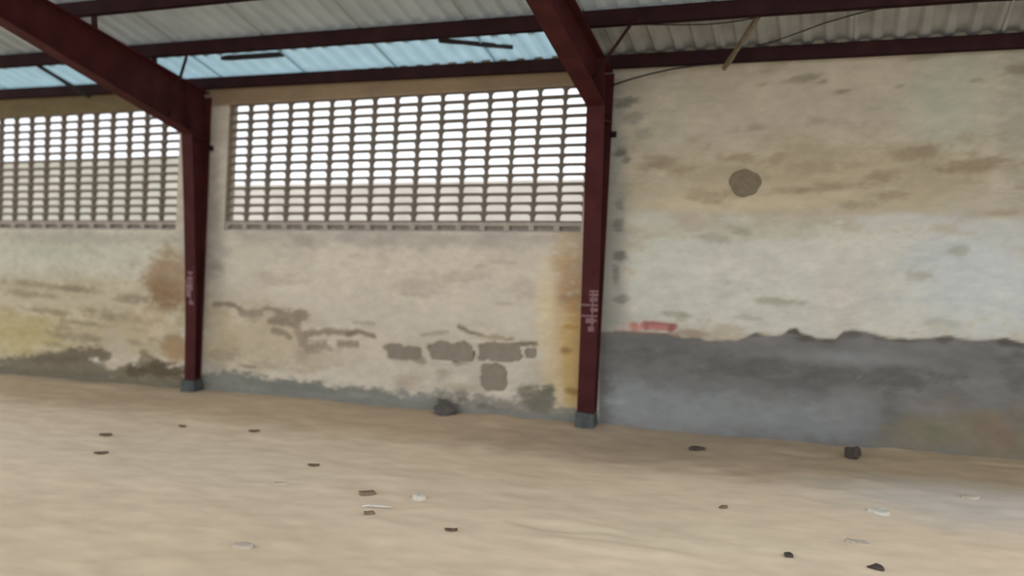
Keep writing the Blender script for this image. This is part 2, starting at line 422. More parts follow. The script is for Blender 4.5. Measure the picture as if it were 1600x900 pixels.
E(-0.198,2.357,0.061,0.036,-5,(112, 104, 86),0.3375,0.6,0.5)
E(-0.493,2.757,0.107,0.032,-5,(112, 104, 86),0.3,0.6,0.5)
E(-0.141,2.633,0.034,0.013,-5,(112, 104, 86),0.525,0.6,0.5)
E(0.819,2.589,0.038,0.013,-5,(112, 104, 86),0.45,0.6,0.5)
E(1.088,2.641,0.059,0.037,-5,(112, 104, 86),0.675,0.6,0.5)
E(0.360,2.576,0.032,0.009,-5,(112, 104, 86),0.375,0.6,0.5)
E(-0.595,2.326,0.072,0.023,-5,(112, 104, 86),0.3,0.6,0.5)
E(0.494,2.762,0.119,0.017,-5,(112, 104, 86),0.375,0.6,0.5)
# right bay, whitewash
E(-0.080,1.213,1.646,0.439,0,(176, 174, 163),0.95,0.15,0.25)
E(-1.390,1.648,0.199,0.069,0,(172, 170, 158),0.8,0.5,0.35)
E(0.370,1.651,0.286,0.062,0,(172, 170, 162),0.8,0.5,0.35)
E(1.002,1.630,0.228,0.052,0,(166, 166, 160),0.7,0.5,0.35)
E(0.901,1.282,0.425,0.349,0,(166, 170, 170),0.75,0.6,0.35)
E(-1.285,1.231,0.247,0.346,0,(176, 178, 164),0.6,0.6,0.35)
E(0.010,1.077,0.129,0.185,0,(174, 166, 156),0.5,0.6,0.35)
E(-0.533,1.579,0.408,0.056,0,(160, 154, 134),0.6,0.6,0.35)
E(-0.693,1.573,0.078,0.033,3,(142, 140, 124),0.8,0.55,0.5)
E(-0.870,1.520,0.132,0.029,3,(142, 140, 124),0.7,0.55,0.5)
E(-1.153,0.934,0.098,0.020,3,(142, 140, 124),0.8,0.55,0.5)
E(-0.426,1.057,0.144,0.024,3,(142, 140, 124),0.7,0.55,0.5)
E(-0.243,1.064,0.044,0.023,3,(142, 140, 124),0.5,0.55,0.5)
E(-0.634,0.926,0.074,0.019,3,(142, 140, 124),0.4,0.55,0.5)
E(0.526,1.260,0.089,0.036,3,(142, 140, 124),0.6,0.55,0.5)
E(0.785,1.451,0.047,0.026,3,(142, 140, 124),0.6,0.55,0.5)
E(-0.377,1.064,0.099,0.019,3,(142, 140, 124),0.6,0.55,0.5)
E(-1.113,0.906,0.039,0.025,3,(142, 140, 124),0.5,0.55,0.5)
E(-0.244,1.618,0.088,0.023,3,(142, 140, 124),0.4,0.55,0.5)
E(0.081,1.582,0.059,0.018,3,(142, 140, 124),0.3,0.55,0.5)
E(0.678,0.931,0.119,0.045,3,(142, 140, 124),0.4,0.55,0.5)
E(-0.802,1.194,0.141,0.024,3,(142, 140, 124),0.3,0.55,0.5)
# grey edge of the right bay behind the column
E(-1.664,1.272,0.103,1.660,0,(134, 134, 126),0.8,0.6,0.25)
E(-1.526,2.568,0.090,0.034,0,(96, 94, 86),0.8,0.5,0.5)
E(-1.576,2.532,0.070,0.024,0,(96, 94, 86),0.7,0.5,0.5)
E(-1.602,2.172,0.045,0.025,0,(96, 94, 86),0.9,0.5,0.5)
E(-1.551,2.111,0.040,0.029,0,(96, 94, 86),0.6,0.5,0.5)
E(-1.612,1.623,0.046,0.045,0,(96, 94, 86),0.7,0.5,0.5)
E(-1.599,1.384,0.046,0.045,0,(96, 94, 86),0.8,0.5,0.5)
E(-1.628,1.223,0.036,0.070,0,(96, 94, 86),0.6,0.5,0.5)
E(-1.603,1.772,0.036,0.040,0,(96, 94, 86),0.5,0.5,0.5)
E(-1.585,1.033,0.051,0.030,0,(96, 94, 86),0.5,0.5,0.5)
E(-1.449,2.333,0.089,0.068,0,(96, 94, 86),0.3,0.5,0.5)
E(-1.499,2.432,0.080,0.049,0,(96, 94, 86),0.35,0.5,0.5)
# red paint strokes above the cement band
E(-1.481,0.820,0.035,0.030,0,(160, 106, 96),0.9,0.4,0.3)
E(-1.430,0.817,0.030,0.020,0,(176, 130, 122),0.8,0.5,0.3)
S_([(-1.390,0.839),(-1.171,0.834)],0.0251,(160, 104, 100),0.95,0.4,0.5)
S_([(-1.390,0.854),(-1.181,0.849)],0.0080,(128, 92, 84),0.9,0.5,0.3)
E(-1.191,0.818,0.025,0.020,0,(122, 86, 78),0.9,0.5,0.3)
E(-1.380,0.825,0.015,0.025,0,(134, 90, 84),0.8,0.5,0.3)
E(-1.557,0.812,0.061,0.020,0,(166, 148, 142),0.7,0.5,0.35)
S_([(-1.634,0.773),(-1.430,0.772),(-1.131,0.762)],0.0127,(128, 98, 84),0.7,0.5,0.5)
E(-1.010,0.792,0.106,0.025,2,(140, 126, 112),0.9,0.4,0.5)
# grey cement render below a ragged edge in the right bay
S_([(-9.4, .03), (-7, .03), (-5.6, .03)], .055, (102, 96, 82), 1, .4, .4)
S_([(-5.6, .02), (-3.5, .02), (-1.8, .02)], .05, (114, 113, 106), 1, .4, .4)
EDGE = [(-1.738,0.768),(-1.430,0.777),(-1.131,0.762),(-0.937,0.747),(-0.700,0.749),(-0.617,0.787),(-0.562,0.814),(-0.470,0.794),(-0.370,0.808),(-0.326,0.848),(-0.278,0.865),(-0.236,0.824),(-0.134,0.801),(-0.003,0.798),(0.051,0.852),(0.102,0.868),(0.187,0.863),(0.251,0.852),(0.356,0.821),(0.561,0.826),(0.681,0.846),(0.741,0.858),(0.800,0.843),(0.957,0.837),(1.034,0.846),(1.079,0.865),(1.148,0.838),(1.206,0.815)]
ex, ez = np.array(EDGE).T
zedge = np.interp(X, np.r_[ex, 3.4], np.r_[ez, 0.80])+0.035*(fbm(X*9, X*0+2, 4)-0.5)
band = sstep(0.012, -0.012, Z-zedge)*(X > -1.76)
cem = np.array((104, 102, 99))*(1+0.22*N3[:, None]+0.12*N1[:, None])
colr[:] = colr*(1-band[:, None])+cem*band[:, None]
dep[:] = np.maximum(dep*(1-band), band*0.012)
# on the cement band
E(-0.290,0.841,0.062,0.028,0,(76, 72, 66),0.9,0.5,0.5, gate=band)
E(-0.156,0.791,0.132,0.019,0,(76, 72, 66),0.7,0.5,0.5, gate=band)
E(1.091,0.835,0.061,0.031,0,(76, 72, 66),0.9,0.5,0.5, gate=band)
E(0.103,0.841,0.060,0.028,0,(76, 72, 66),0.4,0.5,0.5, gate=band)
E(0.702,0.833,0.056,0.022,0,(76, 72, 66),0.6,0.5,0.5, gate=band)
E(-0.561,0.799,0.064,0.019,0,(76, 72, 66),0.6,0.5,0.5, gate=band)
E(0.480,0.813,0.082,0.014,0,(76, 72, 66),0.5,0.5,0.5, gate=band)
E(0.356,0.816,0.124,0.014,0,(76, 72, 66),0.5,0.5,0.5, gate=band)
E(1.187,0.810,0.060,0.017,0,(76, 72, 66),0.8,0.5,0.5, gate=band)
E(-0.419,0.577,0.181,0.057,0,(84, 83, 80),0.6,0.6,0.5, gate=band)
E(-0.017,0.517,0.217,0.066,0,(84, 83, 80),0.7,0.6,0.5, gate=band)
E(0.407,0.545,0.207,0.082,0,(84, 83, 80),0.8,0.6,0.5, gate=band)
E(0.752,0.559,0.119,0.045,0,(84, 83, 80),0.7,0.6,0.5, gate=band)
E(-0.789,0.515,0.236,0.039,0,(84, 83, 80),0.5,0.6,0.5, gate=band)
E(-0.236,0.455,0.178,0.048,0,(84, 83, 80),0.5,0.6,0.5, gate=band)
E(1.156,0.638,0.091,0.148,0,(84, 83, 80),0.6,0.6,0.5, gate=band)
E(-1.128,0.593,0.294,0.050,0,(84, 83, 80),0.4,0.6,0.5, gate=band)
E(0.373,0.312,0.067,0.166,0,(84, 83, 80),0.5,0.6,0.5, gate=band)
E(-1.427,0.576,0.202,0.051,0,(84, 83, 80),0.4,0.6,0.5, gate=band)
E(-0.080,0.409,0.070,0.066,0,(84, 83, 80),0.5,0.6,0.5, gate=band)
E(-0.891,0.351,0.067,0.039,0,(84, 83, 80),0.5,0.6,0.5, gate=band)
E(-1.271,0.182,0.400,0.182,0,(126, 130, 129),0.7,0.6,0.5, gate=band)
E(-0.736,0.224,0.330,0.147,0,(126, 130, 129),0.6,0.6,0.5, gate=band)
E(-0.274,0.189,0.269,0.163,0,(126, 130, 129),0.55,0.6,0.5, gate=band)
E(0.078,0.242,0.215,0.169,0,(126, 130, 129),0.5,0.6,0.5, gate=band)
E(0.108,0.665,0.384,0.046,0,(126, 130, 129),0.4,0.6,0.5, gate=band)
E(-1.525,0.238,0.133,0.205,0,(126, 130, 129),0.6,0.6,0.5, gate=band)
E(-1.628,0.215,0.073,0.026,0,(138, 142, 142),0.7,0.5,0.35, gate=band)
E(0.745,0.206,0.279,0.154,0,(112, 104, 86),0.7,0.6,0.5, gate=band)
E(1.062,0.145,0.269,0.178,0,(112, 104, 86),0.8,0.6,0.5, gate=band)
E(0.546,0.097,0.205,0.119,0,(112, 104, 86),0.5,0.6,0.5, gate=band)
E(1.041,0.188,0.139,0.116,0,(112, 98, 84),0.7,0.6,0.35, gate=band)
E(1.169,0.332,0.076,0.088,0,(100, 90, 76),0.5,0.6,0.35, gate=band)
E(0.666,0.163,0.105,0.055,0,(98, 100, 80),0.6,0.6,0.35, gate=band)
S_([(-0.337,-0.019),(0.085,-0.022),(0.425,-0.016),(1.221,-0.009)],0.0169,(146, 136, 112),0.7,0.5,0.6, gate=band)
# plaster fallen off: bare blocks show in the holes
BLK = [
  (-3.235,-2.865,0.465,0.612),
  (-2.784,-2.407,0.481,0.636),
  (-2.761,-2.542,0.222,0.452),
  (-2.385,-2.285,0.525,0.605),
  (-3.657,-3.517,0.446,0.567),
  (-3.481,-3.338,0.457,0.548),
]
hole = np.zeros(len(X))
for x0, x1, z0, z1 in BLK:
    p, q = (X-(x0+x1)/2)/((x1-x0)/2), (Z-(z0+z1)/2)/((z1-z0)/2)
    d = (np.abs(p)**5+np.abs(q)**5)**0.2+0.5*N1+0.45*N2
    hole = np.maximum(hole, sstep(1.06, 0.98, d))
colr[:] = colr*(1-0.7*hole[:, None])+np.array((126, 114, 98))*0.7*hole[:, None]
relief = 0.010*(fbm(X*2.2, Z*3.0, 4)-0.5)+0.004*N2
colr *= 1+0.09*N1[:, None]+0.06*N2[:, None]+0.05*N4[:, None]
Y = relief+dep+hole*0.034
Y[(Z > Z_SILL-0.02) & (X < -1.7)] *= 0.4
co = np.stack([X, Y, Z], 1)
ii, jj = np.meshgrid(np.arange(NU-1), np.arange(NZ-1))
uc = us[ii]+DU/2; zc = zs[jj]+DZ/2
U_LEFT_R = U_MID-39*DU
U_LEFT_L = U_LEFT_R-13*0.215
inz = (zc > Z_SILL) & (zc < Z_TOP)
cut = inz & (((uc > U_MID) & (uc < U_MID+16*0.215)) | ((uc > U_LEFT_L) & (uc < U_LEFT_R)))
keep = ~cut
a = (jj*NU+ii)[keep]
F = np.stack([a, a+1, a+NU+1, a+NU], 1)
# returns at the openings: duplicate the edge rings 11 cm deeper
cnt = {}
WT = 0.13
V_extra, F_extra = [], []
def ret(pairs):
    for p, q in pairs:
        n = len(co)+len(V_extra)
        for v in (p, q):
            V_extra.append((co[v, 0], WT, co[v, 2]))
        F_extra.append((p, q, n+1, n))
def gid(u, z): return int(round((z-zs[0])/DZ))*NU+int(round((u-us[0])/DU))
for u0, u1 in ((U_MID, U_MID+16*0.215), (U_LEFT_L, U_LEFT_R)):
    i0, i1 = int(round((u0-us[0])/DU)), int(round((u1-us[0])/DU))
    j0, j1 = int(round((Z_SILL-zs[0])/DZ)), int(round((Z_TOP-zs[0])/DZ))
    ret([(j0*NU+i, j0*NU+i+1) for i in range(i0, i1)])
    ret([(j1*NU+i+1, j1*NU+i) for i in range(i0, i1)])
    ret([(j*NU+i1, (j+1)*NU+i1) for j in range(j0, j1)])
    ret([((j+1)*NU+i0, j*NU+i0) for j in range(j0, j1)])
body = MB()                # the outer leaf of the wall, behind the plaster
xl, xr = X.min(), X.max()
body.box(xl, xr, 0.06, WT+0.03, -0.05, Z_SILL-0.01)
body.box(xl, xr, 0.06, WT+0.03, Z_TOP+0.02, zs[-1])
body.box(U_LEFT_R+0.05, U_MID-0.10, 0.06, WT+0.03, Z_SILL-0.01, Z_TOP+0.02)
body.box(U_MID+16*0.215+0.05, xr, 0.06, WT+0.03, Z_SILL-0.01, Z_TOP+0.02)
body.box(xl, U_LEFT_L-0.12, 0.06, WT+0.03, Z_SILL-0.01, Z_TOP+0.02)
nb = len(co)+len(V_extra)
allV = [tuple(v) for v in co]+V_extra+body.V
allF = [tuple(int(k) for k in f) for f in F]+F_extra+[tuple(nb+k for k in f) for f in body.F]
me = bpy.data.meshes.new('wall_back')
me.from_pydata(allV, [], allF); me.update()
pc = np.ones((len(allV), 4))
alb = np.clip(lin(np.clip(colr, 0, 255))*ALB, 0, 0.82)
pc[:len(co), :3] = alb
pc[len(co):, :3] = lin((130, 118, 98))*ALB
at = me.color_attributes.new('paint', 'FLOAT_COLOR', 'POINT')
at.data.foreach_set('color', pc.ravel())
sm = np.zeros(len(allF), bool); sm[:len(F)] = True
me.polygons.foreach_set('use_smooth', sm)
wall = link('wall_back', me, M_wall)
tag(wall, 'old plastered warehouse wall with peeling cream paint and grey cement foot', kind='structure')
for x0, x1, z0, z1 in BLK:
    b = MB().box(x0-0.014, x1+0.014, 0.012, 0.075, z0-0.010, z1+0.010).mesh('block')
    link('block', b, M_block, wall)
# round mortar patch on the right bay, slightly sunk in the plaster
n = 40; V = []; Fp = []
for ring, (rr, yy) in enumerate(((1.06, 0.012), (1.0, -0.006), (0.90, -0.008), (0.5, -0.009))):
    for k in range(n):
        t = 2*math.pi*k/n
        w = rr*(1+0.04*math.sin(3*t+1)+0.03*math.sin(5*t)+0.025*math.sin(8*t+2)-0.10*math.exp(-((t-3.9)/.25)**2))
        V.append((-0.661+0.112*w*math.cos(t), yy, 1.926+0.100*w*math.sin(t)))
for r in range(3):
    Fp += [(r*n+k, r*n+(k+1) % n, (r+1)*n+(k+1) % n, (r+1)*n+k) for k in range(n)]
Fp.append(tuple(3*n+k for k in range(n)))
o = link('mortar_patch', pydata('mortar_patch', V, Fp), M_patch, wall)
o['label'] = 'round brown mortar patch'

# ------------------------------------------------------------ vent screens
def vent_mesh(k):           # hollow block: flat sill, opening with clipped top corners
    r = random.Random(k)
    w, h, d = 0.1075, 0.03825, 0.045
    a = w-0.0085-r.uniform(0, .003); b0 = -h+0.0125+r.uniform(-.001, .001); b1 = h-0.0105-r.uniform(0, .004)
    bm_ = b0+(b1-b0)*0.45
    out = [(-w, -h), (w, -h), (w, 0), (w, h), (w*.7, h), (-w*.7, h), (-w, h), (-w, 0)]
    inn = [(-a, b0), (a, b0), (a, bm_), (a*.95, bm_+(b1-bm_)*.6), (a*.78, b1), (-a*.78, b1), (-a*.95, bm_+(b1-bm_)*.6), (-a, bm_)]
    V = []
    for y, s in ((0, 1.0), (d, 0.985)):
        V += [(x, y, z) for x, z in out]+[(x*s, y, z*s) for x, z in inn]
    F = []
    for i in range(8):
        j = (i+1) % 8
        F += [(i, j, 8+j, 8+i), (16+j, 16+i, 24+i, 24+j), (8+i, 8+j, 24+j, 24+i), (j, i, 16+i, 16+j)]
    return pydata('vent_block', V, F)
def sill_mesh(k):          # blind block with a shallow recess
    r = random.Random(50+k)
    w, h, d = 0.215, 0.0765, 0.062
    m = MB()
    m.box(-w/2, w/2, 0.054, d, -h/2, h/2)
    top = 0.026+r.uniform(0, .006); bot = 0.010+r.uniform(-.003, .003)
    m.box(-w/2, w/2, 0, 0.054, h/2-top, h/2); m.box(-w/2, w/2, 0, 0.054, -h/2, -h/2+bot)
    m.box(-w/2, -w/2+0.022, 0, 0.054, -h/2+bot, h/2-top); m.box(w/2-0.022, w/2, 0, 0.054, -h/2+bot, h/2-top)
    return m.mesh('sill_block')
vents = [vent_mesh(k) for k in range(6)]
sills = [sill_mesh(k) for k in range(3)]
for v in vents: v.materials.append(M_vent)
for v in sills: v.materials.append(M_recess)
def screen(name, u0, ncol, label):
    root = empty(name, (u0+ncol*0.215/2, 0.02, Z_SILL))
    tag(root, label, kind='structure')
    for c in range(ncol):
        for r in range(15):
            z = Z_TOP-(r+0.5)*0.0765
            u = u0+(c+0.5)*0.215
            x = float(warp(np.array([u]), np.array([z]))[0])
            me = RNG.choice(vents) if r < 14 else RNG.choice(sills)
            o = bpy.data.objects.new('vent_block' if r < 14 else 'sill_block', me)
            COL.objects.link(o); o.parent = root
            o.location = (x-root.location.x, RNG.uniform(-.003, .003), z-root.location.z)
            o.rotation_euler = (RNG.uniform(-.02, .02), RNG.uniform(-.008, .008), 0)
    return root
screen('window_1', U_MID, 16, 'middle honeycomb vent screen of cement blocks between the two red columns')
screen('window_2', U_LEFT_L, 13, 'left honeycomb vent screen of cement blocks beyond the far red column')

# ------------------------------------------------------------ floor
gx = np.arange(-12.0, 3.01, 0.035); gy = np.arange(-7.6, 0.06, 0.03)
GX, GY = np.meshgrid(gx, gy); fx, fy = GX.ravel(), GY.ravel()
f1 = fbm(fx*0.8+4, fy*1.7+9, 5)-0.5; f2 = fbm(fx*5+1, fy*9+3, 4)-0.5; f3 = fbm(fx*14, fy*22, 3)-0.5
fz = 0.035*f1+0.012*f2+0.006*f3
# drifted sand along the wall foot
fz += 0.05*sstep(-0.55, 0.0, fy)*(0.25+fbm(fx*1.6+30, fy*0+2, 3))*0.6
fc = np.empty((len(fx), 3)); fc[:] = (184, 167, 145)
def FE(x, y, rx, ry, c, st, soft=.6, nz=.5):
    d = np.hypot((fx-x)/rx, (fy-y)/ry)+nz*(f1*1.2+f2*1.0)
    m = (st*sstep(1+soft, 1-soft, d))[:, None]
    fc[:] = fc*(1-m)+np.array(c, float)*m
def FD(x, y, rx, ry, h):
    d = np.hypot((fx-x)/rx, (fy-y)/ry)+0.35*f2
    fz[:] += h*sstep(1.2, 0.4, d)
FE(-3.5, -0.30, 8.0, 0.62, (152, 133, 110), .85)  # browner floor along the wall, the weaker light there put into the colour
FE(0.6, -0.35, 2.0, 0.55, (126, 112, 90), .7)  # shade at the right wall foot painted into the sand colour
FE(-1.3, -0.45, 1.2, 0.5, (142, 127, 110), .5)
FE(0.75, -1.05, 0.8, 0.42, (158, 153, 148), .7)
FE(-3.2, -3.4, 2.2, 0.6, (166, 150, 126), .6)
FE(-4.6, -1.9, 1.6, .45, (186, 174, 150), .6)
FE(-0.6, -2.1, 0.8, .45, (188, 174, 150), .6)
FE(-2.0, -1.3, 0.9, .25, (164, 146, 118), .3)
FD(-1.35, -2.25, 0.30, 0.07, -0.016); FD(-1.0, -2.45, .5, .08, 0.012)
FD(-0.2, -0.31, 0.22, 0.035, -0.02); FD(1.05, -0.16, 0.2, 0.03, -0.02)
FD(-7.0, -0.2, 0.5, 0.05, -0.02)
fz -= 0.3*np.maximum(0, np.maximum(-11.6-fx, -7.3-fy))
nx, ny = len(gx), len(gy)
ii, jj = np.meshgrid(np.arange(nx-1), np.arange(ny-1)); a = (jj*nx+ii).ravel()
F = np.stack([a, a+1, a+nx+1, a+nx], 1)
me = bpy.data.meshes.new('floor')
me.from_pydata(np.stack([fx, fy, fz], 1).tolist(), [], F.tolist()); me.update()
pc = np.ones((len(fx), 4)); pc[:, :3] = np.clip(lin(fc*(1+0.06*f1[:, None]+0.05*f2[:, None]))*1.62, 0, .8)
me.color_attributes.new('paint', 'FLOAT_COLOR', 'POINT').data.foreach_set('color', pc.ravel())
me.polygons.foreach_set('use_smooth', [True]*len(me.polygons))
floor = tag(link('floor', me, M_floor), 'bare sandy warehouse floor with drifts and scattered chips', kind='structure')
def floor_z(x, y):
    i = int(round((x-gx[0])/0.035)); j = int(round((y-gy[0])/0.03))
    return float(fz[max(0, min(ny-1, j))*nx+max(0, min(nx-1, i))])
tag(MB().box(-40, 40, -40, 40, -0.30, -0.07).build('ground_outside', M_ground), 'flat sandy ground around the warehouse', kind='structure')
tag(MB().box(-40, -13, 8.0, 8.22, -0.07, 2.92).build('wall_outside_left', M_outside_dim), 'made-up boundary wall dimming the lower holes of the left vent screen', kind='structure')  # added wall, its height and tone dim the lower holes
tag(MB().box(-13, 20, 8.0, 8.25, -0.07, 2.35).build('wall_outside', M_outside), 'made-up pale boundary wall toning the lower holes of the vent screens', kind='structure')  # added wall, hides the sky behind the lower rows of holes

# ------------------------------------------------------------ steel frames
SL = 0.335                                   # roof slope
ROOF_END = -4.4  # unseen open end of the roof, cut short to let in more sky light
def steel_frame(xc, leans, label, mark_z, mark, bot=(2.40, .335), deep=0.16, hw=0.070, top=(2.81, .28)):
    ztop = lambda y: top[0]-top[1]*y              # top and bottom edges of the rafter
    zbot = lambda y: bot[0]-bot[1]*max(y, -2.2)+SL*max(0, -2.2-y)
    root = empty('steel_frame', (xc, 0, 0)); tag(root, label, 'frame', 'red steel portal frames')
    K = lambda z: leans*(z-1.2)
    def slab(m, x0, x1, ya, yb, zs_):        # sheared vertical member: ya/yb give depth at each height
        for (z0, z1) in zip(zs_[:-1], zs_[1:]):
            P = []
            for z in (z0, z1):
                for y in (ya(z), yb(z)):
                    for x in (x0, x1): P.append((x+K(z), y, z))
            m.hexa(P)
        return m
    front = lambda z: -0.100-deep*max(0, min(1, (z-0.15)/2.3))**1.5
    ZB, ZT = 0.13, 2.62
    web = slab(MB(), -0.006, 0.006, lambda z: front(z)+0.008, lambda z: -0.014, [ZB, 0.7, 1.2, 1.7, 2.1, 2.3, ZT]).build('column', M_steel, root)
    slab(MB(), -hw, hw, front, lambda z: front(z)+0.011, [ZB, 0.7, 1.2, 1.7, 2.1, 2.30, zbot(-.26)+.012]).build('flange', M_steel, web)
    slab(MB(), -hw, hw, lambda z: -0.022, lambda z: -0.011, [ZB, 1.0, 2.0, 2.775]).build('flange', M_steel, web)
    kx = K(2.5)
    # rafter: web between two flanges, from the knee up to the open roof end
    y0 = -0.015
    web2 = MB().prism_x([(y0, zbot(0)-0.03), (y0, ztop(y0)), (ROOF_END, ztop(ROOF_END)), (ROOF_END, zbot(ROOF_END)), (-0.24, zbot(-0.24))], kx-0.006, kx+0.006).build('rafter', M_steel, root)
    MB().prism_x([(-0.10-deep+.012, zbot(-0.10-deep)-0.004), (-0.10-deep+.012, zbot(-0.10-deep)+0.011), (ROOF_END, zbot(ROOF_END)+0.011), (ROOF_END, zbot(ROOF_END)-0.004)], kx-hw, kx+hw).build('flange', M_steel, web2)
    MB().prism_x([(y0, ztop(y0)-0.012), (y0, ztop(y0)), (ROOF_END, ztop(ROOF_END)), (ROOF_END, ztop(ROOF_END)-0.012)], kx-hw, kx+hw).build('flange', M_steel, web2)
    # knee stiffener and end plate
    MB().box(kx-hw, kx+hw, -0.095-deep, -0.016, 2.395, 2.407).build('stiffener', M_steel, root)
    ep = -0.105-deep
    MB().hexa([(kx-hw, ep, zbot(ep)+.008), (kx+hw, ep, zbot(ep)+.008), (kx-hw, ep+.012, zbot(ep)+.008), (kx+hw, ep+.012, zbot(ep)+.008),
               (kx-hw, ep, ztop(ep)-.012), (kx+hw, ep, ztop(ep)-.012), (kx-hw, ep+.012, ztop(ep)-.012), (kx+hw, ep+.012, ztop(ep)-.012)]).build('end_plate', M_steel, root)
    # cement foot
    f = MB(); kb = K(0.1)
    f.hexa([(kb-.08, -.14, -.05), (kb+.08, -.14, -.05), (kb-.08, 0.0, -.05), (kb+.08, 0.0, -.05), (kb-.072, -.125, .135), (kb+.072, -.125, .125), (kb-.072, -.002, .14), (kb+.072, -.002, .135)])
    f.build('cement_foot', M_base, root)['label'] = 'grey cement foot'
    # bolted cleat on the column side
    c = MB().box(K(2.33)+hw-.004, K(2.33)+hw+.040, -.035, -.012, 2.29, 2.335).box(K(2.33)+hw+.012, K(2.33)+hw+.028, -.06, -.012, 2.305, 2.322)
    c.build('cleat', M_purlin, root)
    # short cleats that carry the purlins on the rafter
    for y, zc in ((-.640, 3.021-.01125*(xc+3.73)), (-1.270, 3.250-.006*(xc+3.73))):
        MB().box(kx-.030, kx+.030, y+.006, y+.012, ztop(y)-.004, zc+.07).box(kx-.030, kx+.030, y-.004, y+.050, ztop(y)-.004, ztop(y)+.004).build('cleat', M_purlin, root)
    # angle brace from the second purlin down to the rafter's lower flange
    a, b = Vector((kx+0.38, -0.67, ztop(-.67)+.03)), Vector((kx+0.02, -0.50, zbot(-.50)+.05))
    MB().tube([a, b], 0.014, 4).build('brace', M_purlin, root)
    # faded hand-painted mark on the flange: a few strokes
    mk = MB()
    for (u0, u1, z0, z1) in mark:
        zz0, zz1 = mark_z+z0, mark_z+z1; yf = front((zz0+zz1)/2)
        P = []
        for z in (zz0, zz1):
            for y in (front(z)-.0015, front(z)+.002):
                for x in (u0, u1): P.append((x*hw+K(z), y, z))
        mk.hexa(P)
    o = mk.build('painted_mark', M_mark, root); o['label'] = 'faded pale pink painted strokes'
    return root
steel_frame(-1.790, 0.045, 'nearer dark red steel column and rafter between the middle screen and the solid right wall', 0.78,
            [(-.1, .95, .315, .33), (-.1, .95, .285, .305), (0, .9, .24, .275), (-.95, .95, .205, .222), (.1, .95, .165, .19), (-.95, .9, .12, .135), (-.4, .6, .07, .11), (0, .9, .085, .10), (-.1, .6, .005, .045), (.25, .42, .01, .33)], (2.414, .36), 0.16, 0.070, (2.792, .295))
steel_frame(-5.650, 0.083, 'farther dark red steel column and rafter between the left and middle vent screens', 0.84,
            [(-.5, .5, .31, .33), (-.6, .45, .25, .28), (-.95, .6, .225, .24), (-.8, .5, .15, .215), (-.7, .1, .09, .15), (-.3, .7, .02, .04), (0, .4, .04, .06), (-.1, .12, .03, .32)], (2.345, .333), 0.16, 0.060, (2.815, .26))

# ------------------------------------------------------------ purlins (cold-formed channels)
def purlin(y, zb, h, x0, x1, label, tilt=0.0, drop=0.0):
    root = empty('purlin', ((x0+x1)/2, y, zb))
    def bar(y0, y1, z0, z1, nm, par):
        c, s_ = math.cos(tilt), math.sin(tilt)
        P = []
        L = (x1-x0)/2
        for z in (z0, z1):
            for yy in (y0, y1):
                for x in (-L, L): P.append((x, yy*c+z*s_, -yy*s_+z*c+drop*x/(2*L)))
        return MB().hexa(P).build(nm, M_purlin, par)
    bar(0, 0.004, 0, h, 'web', root)
    bar(0, 0.055, 0, 0.004, 'bottom_flange', root)
    bar(0, 0.055, h-0.004, h, 'top_flange', root)
    bar(0.051, 0.055, 0.004, 0.022, 'lip', root)
    return tag(root, label, 'purlin', 'dark red roof purlins')
P_L, P_R = -10.4, 3.14
purlin(-0.08, 2.828, 0.100, P_L, P_R, 'lowest purlin, dark red, along the top of the wall', 0.0, -0.16)
purlin(-0.65, 3.021, 0.112, P_L, P_R, 'second dark red purlin up from the wall, above the bright roof strip', 0.0, -0.15)
purlin(-1.28, 3.250, 0.112, P_L, P_R, 'third dark red purlin up, crossing the top left corner of the photo', 0.0, -0.08)

# ------------------------------------------------------------ roof
def zroof(y): return 2.945-SL*y
back = MB().prism_x([(ROOF_END, zroof(ROOF_END)), (ROOF_END, zroof(ROOF_END)+.02), (ROOF_END-.35, zroof(ROOF_END)-SL*.35+.02), (ROOF_END-.35, zroof(ROOF_END)-SL*.35)], -10.5, 3.2)
ceil = tag(back.build('ceiling', M_sheet), 'corrugated warehouse roof on steel purlins', kind='structure')
def sheet_mesh(w, ya, yb, pitch=0.15, amp=0.016, dz=0.0):
    n = int(round(w/pitch))
    prof = []
    for k in range(n):
        for t, h in ((0, 0), (.10, 0), (.28, 1), (.32, 1), (.62, 1), (.80, 0)):
            prof.append(((k+t)*pitch, h))
    prof.append((n*pitch+0.02, 0))
    ys = np.linspace(ya, yb, 4); V = []; F = []
    for y in ys:
        for x, h in prof: V.append((x-w/2, y, zroof(y)+dz+(h*2-1)*amp))
    k = len(prof)
    for r in range(3):
        F += [(r*k+i, r*k+i+1, (r+1)*k+i+1, (r+1)*k+i) for i in range(k-1)]
    return pydata('roof_sheet', V, F)
W = 0.9
low_sky = sheet_mesh(W, 0.30, -0.46); low_sky.materials.append(M_sky)
low_met = sheet_mesh(W, 0.30, -0.46); low_met.materials.append(M_sheet)
up_aged = sheet_mesh(W, -0.38, ROOF_END, dz=0.012); up_aged.materials.append(M_sheet_up)
for k in range(-10, 6):
    x = -1.74+(k+0.5)*W
    if x > 3.0: continue
    for me in ((low_sky if x < -1.74 else low_met), up_aged):
        o = bpy.data.objects.new('roof_sheet', me); COL.objects.link(o); o.parent = ceil
        o.location = (x, 0, -0.011*(x+3.73)+RNG.uniform(-.001, .001))
        if me is low_sky: o['label'] = 'bright bluish translucent roof sheet'

